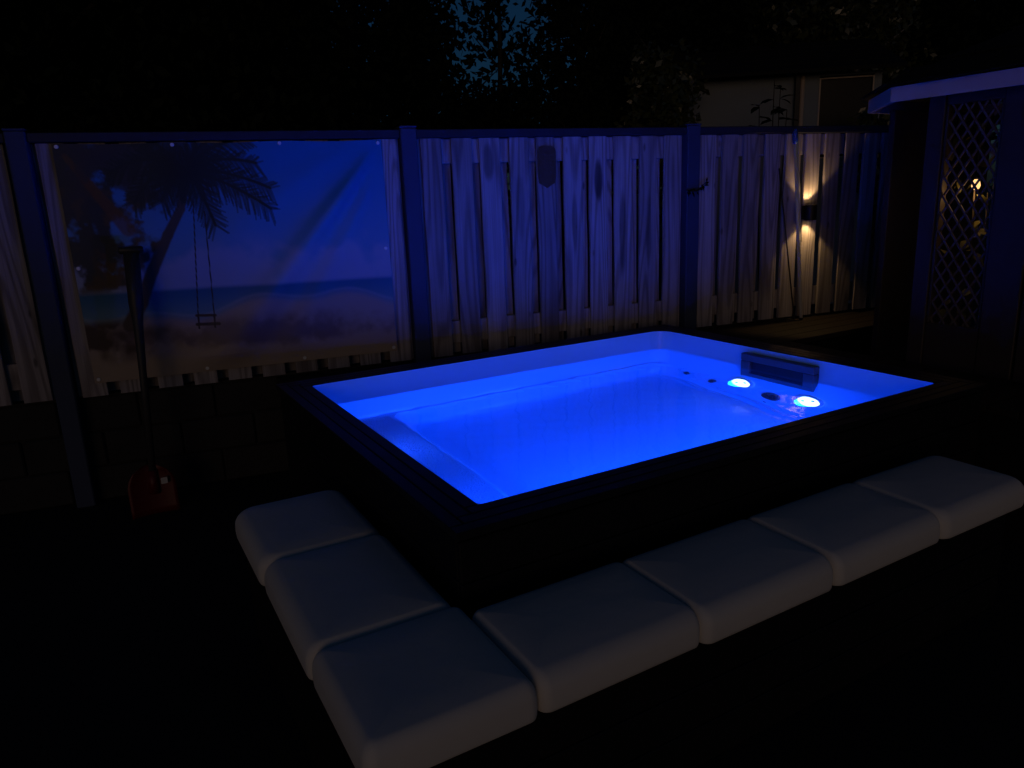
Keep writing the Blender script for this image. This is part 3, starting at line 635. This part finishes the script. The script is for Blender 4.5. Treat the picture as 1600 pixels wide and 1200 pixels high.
TW = thing('twig', 'dark leafy twig hung across the fence post right of the plaque', 'twig', fp(2.915, -.074, 1.578), YAW)
obj('stem', MB().tube([(0, 0, 0), (.06, -.012, -.010), (.115, -.015, .015), (.165, -.008, .055)], [.004, .004, .003, .002], 6), M['bark'], TW)
lv = MB()
for i in range(26):
    k = random.random(); bx_ = .165 * k; bz_ = -.012 * math.sin(k * 3.1) * 2 + .05 * k * k; a = random.uniform(-2.6, .6) if i % 3 else random.uniform(.3, 1.6); ln = random.uniform(.022, .042)
    d1 = Vector((math.cos(a) * ln, random.uniform(-.012, .004), math.sin(a) * ln)); sd_ = Vector((-math.sin(a), .2, math.cos(a))) * .007
    p0 = Vector((bx_, -.008, bz_)); lv.add([p0, p0 + d1 * .5 + sd_, p0 + d1, p0 + d1 * .5 - sd_], [(0, 1, 2, 3)])
obj('leaves', lv, M['leafdark'], TW)

# ------------------------------------------------------------------ gazebo on the right
GZ = thing('gazebo', 'dark garden pavilion with pale fascia, shingle roof and lattice wall', 'pavilion', (5.0, 1.6, 0))
gx0, gy0 = 5.0, 1.6
EV = [(3.95, .35), (3.95, 2.66), (4.40, 3.11), (5.60, 3.11), (6.05, 2.66), (6.05, .35)]
ez0, ez1 = 1.995, 2.072
def gl_(p): return (p[0] - gx0, p[1] - gy0)
for i in range(len(EV) - 1):
    a, b_ = Vector(gl_(EV[i])), Vector(gl_(EV[i + 1])); d = (b_ - a).normalized(); nrm = Vector((-d.y, d.x)); e = d * .001
    a2, b2 = a - nrm * .022, b_ - nrm * .022
    vs = [(*(a + e), ez0), (*(b_ - e), ez0), (*(b2 - e), ez0), (*(a2 + e), ez0), (*(a + e), ez1), (*(b_ - e), ez1), (*(b2 - e), ez1), (*(a2 + e), ez1)]
    obj('fascia', MB().add(vs, [(0, 3, 2, 1)[::-1], (4, 5, 6, 7)[::-1], (0, 1, 5, 4)[::-1], (1, 2, 6, 5)[::-1], (2, 3, 7, 6)[::-1], (3, 0, 4, 7)[::-1]]), M['white_paint'], GZ)
apex = Vector((.25, -.45, 2.86))
rf = MB(); nC = 7
ring = [Vector((*gl_(p), ez1 + .006)) for p in EV] + [Vector((*gl_((6.05, .35)), ez1 + .006))]
ring = [Vector((*gl_(p), ez1 + .006)) for p in EV]
ctr = Vector((0, -.4, 0))
for i in range(len(ring)):
    a, b_ = ring[i], ring[(i + 1) % len(ring)]
    a = a + (a - Vector((0, 0, a.z))).normalized() * .045; b_ = b_ + (b_ - Vector((0, 0, b_.z))).normalized() * .045
    for c in range(nC):
        k0, k1 = c / nC, min(1, (c + 1.12) / nC); up = .012
        p = [a.lerp(apex, k0), b_.lerp(apex, k0), b_.lerp(apex, k1), a.lerp(apex, k1)]
        p[0] = p[0] + Vector((0, 0, up)); p[1] = p[1] + Vector((0, 0, up))
        rf.add(p + [v - Vector((0, 0, .008)) for v in p], [(0, 1, 2, 3), (7, 6, 5, 4), (0, 4, 5, 1), (1, 5, 6, 2), (3, 7, 4, 0)])
obj('roof', rf, M['shingle'], GZ)
# starter course of single shingles with uneven edges along the two visible eaves
for i in (0, 1):
    a, b_ = ring[i], ring[i + 1]; ln = (b_ - a).length; nT = max(2, int(ln / .17)); d = (b_ - a) / nT; nrm = Vector((-d.y, d.x, 0)).normalized()
    for k in range(nT):
        j0 = random.uniform(.03, .055); zz = .014 + random.uniform(0, .006); p0 = a + d * (k + .02); p1 = a + d * (k + .98)
        vs = [p0 + nrm * j0 + Vector((0, 0, zz - random.uniform(.008, .02))), p1 + nrm * j0 + Vector((0, 0, zz - random.uniform(.008, .02))), p1 - nrm * .1 + Vector((0, 0, zz + .075)), p0 - nrm * .1 + Vector((0, 0, zz + .075))]
        obj('shingle', MB().add(vs + [v - Vector((0, 0, .007)) for v in vs], [(0, 1, 2, 3), (7, 6, 5, 4), (0, 4, 5, 1), (1, 5, 6, 2), (3, 7, 4, 0), (2, 6, 7, 3)]), M['shingle'], GZ)
FX = 4.05
def gbox(x0, x1, y0, y1, z0, z1, b=.004): return MB().bbox(x0 - gx0, x1 - gx0, y0 - gy0, y1 - gy0, z0, z1, b)
obj('post', gbox(FX, FX + .09, 2.412, 2.502, 0, ez0 + .05), M['brown_paint'], GZ)
obj('wall_board', gbox(FX + .004, FX + .05, 1.94, 2.118, 0, ez0 + .05), M['brown_paint'], GZ)
for k in range(5): obj('wall_board', gbox(FX + .004, FX + .05, 1.93 - .185 * (k + 1), 1.93 - .185 * k - .004, 0, ez0 + .05), M['brown_paint'], GZ)
obj('beam', gbox(FX + .01, FX + .08, 2.119, 2.411, 1.955, ez0 + .05), M['brown_paint'], GZ)
obj('lower_panel', gbox(FX + .01, FX + .05, 2.119, 2.411, 0, .80), M['brown_paint'], GZ)
obj('back_wall', gbox(5.9, 5.95, .5, 2.7, 0, 2.0), M['brown_paint'], GZ)
for (p0, p1) in (((4.46, 2.98), (5.55, 2.98)),): obj('side_wall', gbox(p0[0], p1[0], 2.96, 3.0, 0, 2.0), M['brown_paint'], GZ)
# lattice: crossing slats, each a part
ly0, ly1, lz0, lz1 = 2.120, 2.410, .802, 1.954
obj('lattice_frame', gbox(FX + .012, FX + .04, ly0, ly0 + .014, lz0, lz1, .002), M['brown_paint'], GZ); obj('lattice_frame', gbox(FX + .012, FX + .04, ly1 - .014, ly1, lz0, lz1, .002), M['brown_paint'], GZ)
sl = .095 / .064
for dirn, xo in ((1, FX + .020), (-1, FX + .027)):
    c = -30
    while c < 30:
        # line z = lz0 + dirn*sl*(y - ly0) + c*.095
        pts = []
        zl = lz0 + c * .095 + (0 if dirn > 0 else sl * (ly1 - ly0))
        f_ = lambda y_: zl + dirn * sl * (y_ - ly0)
        ya, yb = ly0 + .012, ly1 - .012
        zs = sorted([(f_(ya), ya), (f_(yb), yb)])
        (z_a, y_a), (z_b, y_b) = zs
        if z_b > lz0 + .03 and z_a < lz1 - .03:
            if z_a < lz0: y_a = y_a + (y_b - y_a) * (lz0 - z_a) / (z_b - z_a); z_a = lz0
            if z_b > lz1: y_b = y_a + (y_b - y_a) * (lz1 - z_a) / (z_b - z_a); z_b = lz1
            dv = Vector((0, y_b - y_a, z_b - z_a)); nn = Vector((0, -dv.z, dv.y)).normalized() * .0055
            A_, B_ = Vector((xo - gx0, y_a - gy0, z_a)), Vector((xo - gx0, y_b - gy0, z_b)); tx = Vector((.006, 0, 0))
            vs = [A_ - nn, A_ + nn, B_ + nn, B_ - nn]; vs += [v + tx for v in vs]
            obj('lattice_slat', MB().add(vs, [(0, 1, 2, 3), (7, 6, 5, 4), (0, 4, 5, 1), (1, 5, 6, 2), (2, 6, 7, 3), (3, 7, 4, 0)]), M['lattice'], GZ)
        c += 1
def leaf(mb, p, d, up, ln, wd):
    d = Vector(d).normalized(); s = d.cross(Vector(up)); s = s.normalized() if s.length > 1e-4 else Vector((1, 0, 0)); nrm = s.cross(d); p = Vector(p)
    vs = [p, p + d * ln * .3 + s * wd * .45 + nrm * .06 * ln, p + d * ln * .65 + s * wd * .4 + nrm * .03 * ln, p + d * ln - nrm * .12 * ln, p + d * ln * .65 - s * wd * .4 + nrm * .03 * ln, p + d * ln * .3 - s * wd * .45 + nrm * .06 * ln, p + d * ln * .5]
    mb.add(vs, [(0, 1, 6), (1, 2, 6), (2, 3, 6), (3, 4, 6), (4, 5, 6), (5, 0, 6)], True)
VI = thing('climbing_plant', 'climbing plant with glossy leaves growing behind the lattice wall', 'plant', (4.22, 2.30, 0))
obj('stem', MB().tube([(0, 0, 0), (.02, .02, .7), (-.02, -.02, 1.2), (.01, .03, 1.8)], [.008, .007, .006, .003], 6).tube([(.03, -.06, 0), (.02, -.08, .8), (.04, -.04, 1.5)], [.006, .005, .003], 6), M['bark'], VI)
for i in range(70):
    z = random.uniform(.75, 1.92) if i % 3 else random.uniform(1.7, 1.93)
    lf = MB(); leaf(lf, (0, 0, 0), (random.uniform(-.6, .3), random.uniform(-1, 1), random.uniform(-1, .2)), (random.uniform(-1, .2), random.uniform(-.5, .5), 1), random.uniform(.05, .09), random.uniform(.035, .055))
    obj('leaf', lf, M['vine'], VI, (random.uniform(-.09, .14), random.uniform(-.15, .15), z))
BU = thing('light_bulb', 'small glowing warm bulb hanging behind the lattice wall', 'light bulb', (4.185, 2.285, 1.545))
obj('bulb_glass', MB().tube([(0, 0, -.028), (0, 0, -.022), (0, 0, -.008), (0, 0, .012), (0, 0, .026)], [.006, .016, .022, .018, .010], 14), M['bulb'], BU)
obj('socket', MB().tube([(0, 0, .026), (0, 0, .055)], [.011, .011], 10), M['lampblack'], BU)
obj('cable', MB().tube([(0, 0, .055), (0, 0, .44)], [.003, .003], 6), M['rope'], BU)
ld = bpy.data.lights.new('bulb_lamp', 'POINT'); lo = bpy.data.objects.new('bulb_lamp', ld); COL.objects.link(lo); lo.parent = BU; lo.location = (-.005, 0, -.05)
ld.energy = .45; ld.color = (1, .55, .2); ld.shadow_soft_size = .02

# ------------------------------------------------------------------ beyond the fence: neighbour's shed, trees, shrubs
sa = Vector((7.43, 7.5, 0)); sdir = Vector((1.09, -.85, 0)).normalized(); SYAW = math.atan2(sdir.y, sdir.x)
SD = thing('garden_shed', 'grey rendered garden shed with a dark roof behind the fence', 'shed', sa, SYAW)
WT = 1.35 + CAM_H
obj('wall', MB().box(-.35, 1.31, 0, .12, 0, WT).box(1.9705, 2.06, 0, .12, 0, WT).box(1.3105, 1.9695, 0, .12, 0, 1.9).box(1.3105, 1.9695, 0, .12, 2.9, WT).box(-.35, -.23, .1205, 2, 0, WT).box(1.94, 2.06, .1205, 2, 0, WT), M['render'], SD)
wf = MB()
for a in ((1.31, 1.328, 1.9, 2.88), (1.952, 1.97, 1.9, 2.88), (1.3285, 1.9515, 1.9, 1.918), (1.3285, 1.9515, 2.862, 2.88)): wf.bbox(a[0], a[1], -.012, .06, a[2], a[3], .003)
wi = obj('window', wf, M['white_paint'], SD); obj('pane', MB().box(1.328, 1.952, .03, .036, 1.918, 2.862), M['glass'], wi)
obj('drainpipe', MB().tube([(1.10, -.03, 0), (1.10, -.03, WT)], [.028, .028], 10), M['white_paint'], SD)
obj('dark_post', MB().bbox(1.0, 1.06, -.10, -.04, 0, WT, .004), M['lampblack'], SD)
rr_ = MB()
for c in range(5):
    y0_, y1_ = -.30 + c * .30, -.30 + (c + 1.1) * .30; z0_ = WT + .02 + c * .11
    rr_.add([(-.6, y0_, z0_ + .012), (2.25, y0_, z0_ + .012), (2.25, y1_, z0_ + .125), (-.6, y1_, z0_ + .125), (-.6, y0_, z0_ - .03), (2.25, y0_, z0_ - .03), (2.25, y1_, z0_ + .085), (-.6, y1_, z0_ + .085)], [(0, 1, 2, 3), (7, 6, 5, 4), (0, 4, 5, 1), (1, 5, 6, 2), (3, 7, 4, 0)])
obj('roof', rr_, M['shingle'], SD)

def crown_mesh(n, rx, ry, rz, ls, seed, hole=.35, lumps=9):
    r = np.random.default_rng(seed)
    lc = r.normal(size=(lumps, 3)); lc /= np.linalg.norm(lc, axis=1)[:, None]; lc *= r.uniform(.35, .7, (lumps, 1)); lr = r.uniform(.38, .6, lumps)
    k = r.integers(0, lumps, n); d = r.normal(size=(n, 3)); d /= np.linalg.norm(d, axis=1)[:, None]
    p = lc[k] + d * (lr[k] * r.uniform(hole, 1.05, n))[:, None]
    p *= np.array((rx, ry, rz))
    a = r.normal(size=(n, 3)); a[:, 2] -= .5; a /= np.linalg.norm(a, axis=1)[:, None]
    b_ = r.normal(size=(n, 3)); b_ = np.cross(a, b_); b_ /= np.linalg.norm(b_, axis=1)[:, None]
    l = (ls * r.uniform(.6, 1.3, n))[:, None]; wd = l * .28
    v = np.stack([p, p + a * l * .5 + b_ * wd, p + a * l, p + a * l * .5 - b_ * wd], 1).reshape(-1, 3)
    f = np.arange(4 * n).reshape(n, 4)
    me = bpy.data.meshes.new('crown'); me.from_pydata(v.tolist(), [], f.tolist()); return me
def tree(name, label, x, y_, cz, rx, rz, n, ls, m_, seed, trunk=.07, cat='tree', group=None, bark='bark', lumps=9):
    T = thing(name, label, cat, (x, y_, 0), 0, group)
    c = obj('crown', crown_mesh(n, rx, rx * .8, rz, ls, seed, lumps=lumps), M[m_], T, (0, 0, cz))
    r = np.random.default_rng(seed + 100)
    tb = MB().tube([(0, 0, 0), (r.uniform(-.08, .08), 0, cz * .5), (r.uniform(-.1, .1), 0, cz), (r.uniform(-.1, .1), 0, cz + rz * .6)], [trunk, trunk * .8, trunk * .55, trunk * .2], 9)
    for i in range(6):
        a = r.uniform(0, 6.28); z = cz - rz * .5 + rz * i * .2; e = (math.cos(a) * rx * .6, math.sin(a) * rx * .5, z + rz * .35)
        tb.tube([(0, 0, z), (e[0] * .5, e[1] * .5, (z + e[2]) / 2), e], [trunk * .4, trunk * .25, trunk * .1], 6)
    obj('trunk', tb, M[bark], T); return T
tree('evergreen_tree', 'broad dark evergreen tree behind the fence at the far left', .15, 6.9, 3.1, 1.6, 2.2, 16000, .11, 'leafdark', 1)
tree('evergreen_tree', 'dark evergreen tree behind the fence above the banner palm', 1.75, 7.3, 3.1, 1.5, 2.2, 16000, .11, 'leafdark', 2)
tree('evergreen_tree', 'dark evergreen tree behind the fence left of the sky gap', 2.74, 7.6, 2.9, 1.0, 2.2, 13000, .10, 'leafdark', 3)
tree('broadleaf_tree', 'dark leafy tree behind the fence right of the sky gap', 6.52, 9.2, 3.2, 1.2, 2.2, 14000, .11, 'leafdark', 4)
tree('broadleaf_tree', 'tall dark leafy tree rising behind the shed roof', 9.0, 9.3, 4.2, 2.0, 2.0, 14000, .12, 'leafdark', 5)
tree('broadleaf_tree', 'dim leafy tree standing above the pavilion roof', 11.0, 8.0, 4.0, 2.0, 2.2, 14000, .11, 'leaf', 6, bark='pale_bark')
tree('broadleaf_tree', 'dark tree far right behind the pavilion roof', 13.6, 7.4, 4.0, 2.0, 2.4, 12000, .13, 'leafdark', 8)
tree('slender_tree', 'slender bare stemmed tree silhouetted in the small sky gap', 4.62, 8.2, 3.6, .55, 1.0, 560, .11, 'leafdark', 9, .045, lumps=14)
tree('broadleaf_bush', 'dark bush filling the foot of the sky gap', 4.25, 8.0, 2.34, 1.0, .9, 9000, .085, 'leafdark', 10, .03, 'bush')
tree('broadleaf_bush', 'dark low bush between the sky gap and the glinting shrub', 5.6, 8.0, 1.6, .95, 1.2, 7000, .09, 'leafdark', 11, .03, 'bush')
tree('broadleaf_bush', 'dim olive shrub with glinting leaves left of the grey shed', 6.35, 7.3, 2.4, .62, 1.25, 3600, .10, 'leaf', 12, .03, 'bush')
tree('broadleaf_bush', 'dim olive shrub between the shed and the pavilion', 8.3, 5.6, 1.9, .55, .62, 2200, .10, 'leaf', 13, .03, 'bush')
tag(obj('far_trees', None or crown_mesh(26000, 5.0, 1.2, 3.4, .30, 21, lumps=20), M['leafdark'], None, (-1.2, 13.5, 3.2)), kind='stuff')
tag(obj('far_trees', crown_mesh(40000, 8.5, 1.2, 4.2, .32, 22, lumps=26), M['leafdark'], None, (17.4, 13.5, 3.6)), kind='stuff')
PLN = thing('slender_plant', 'slender plant with drooping leaves before the grey shed wall', 'plant', (6.85, 6.0, 0))
st_ = MB(); lf_ = MB()
for sx_, hh in ((0, 2.72), (.10, 2.62), (-.22, 2.42), (.22, 2.40)):
    st_.tube([(sx_ * .4, 0, 0), (sx_ * .8, 0, hh * .6), (sx_, 0, hh)], [.010, .008, .004], 6)
    for i in range(5):
        z = hh - i * .11; a = 1 if i % 2 else -1; p = (sx_, 0, z)
        for q_ in range(2):
            leaf(lf_, p, (a * random.uniform(.6, 1), random.uniform(-.4, .3), random.uniform(-.35, .25)), (0, -.2, 1), random.uniform(.13, .19), .085)
obj('stem', st_, M['bark'], PLN); obj('leaves', lf_, M['leafdark'], PLN)


# the lamps' beams are bent by the water surface onto the fence and what hangs on it
wob.cycles.is_caustics_caster = True
for o in SC.objects:
    if o.type == 'MESH' and o.parent and o.parent.name.split('.')[0] in ('timber_fence', 'fence_post', 'banner', 'gazebo'): o.cycles.is_caustics_receiver = True
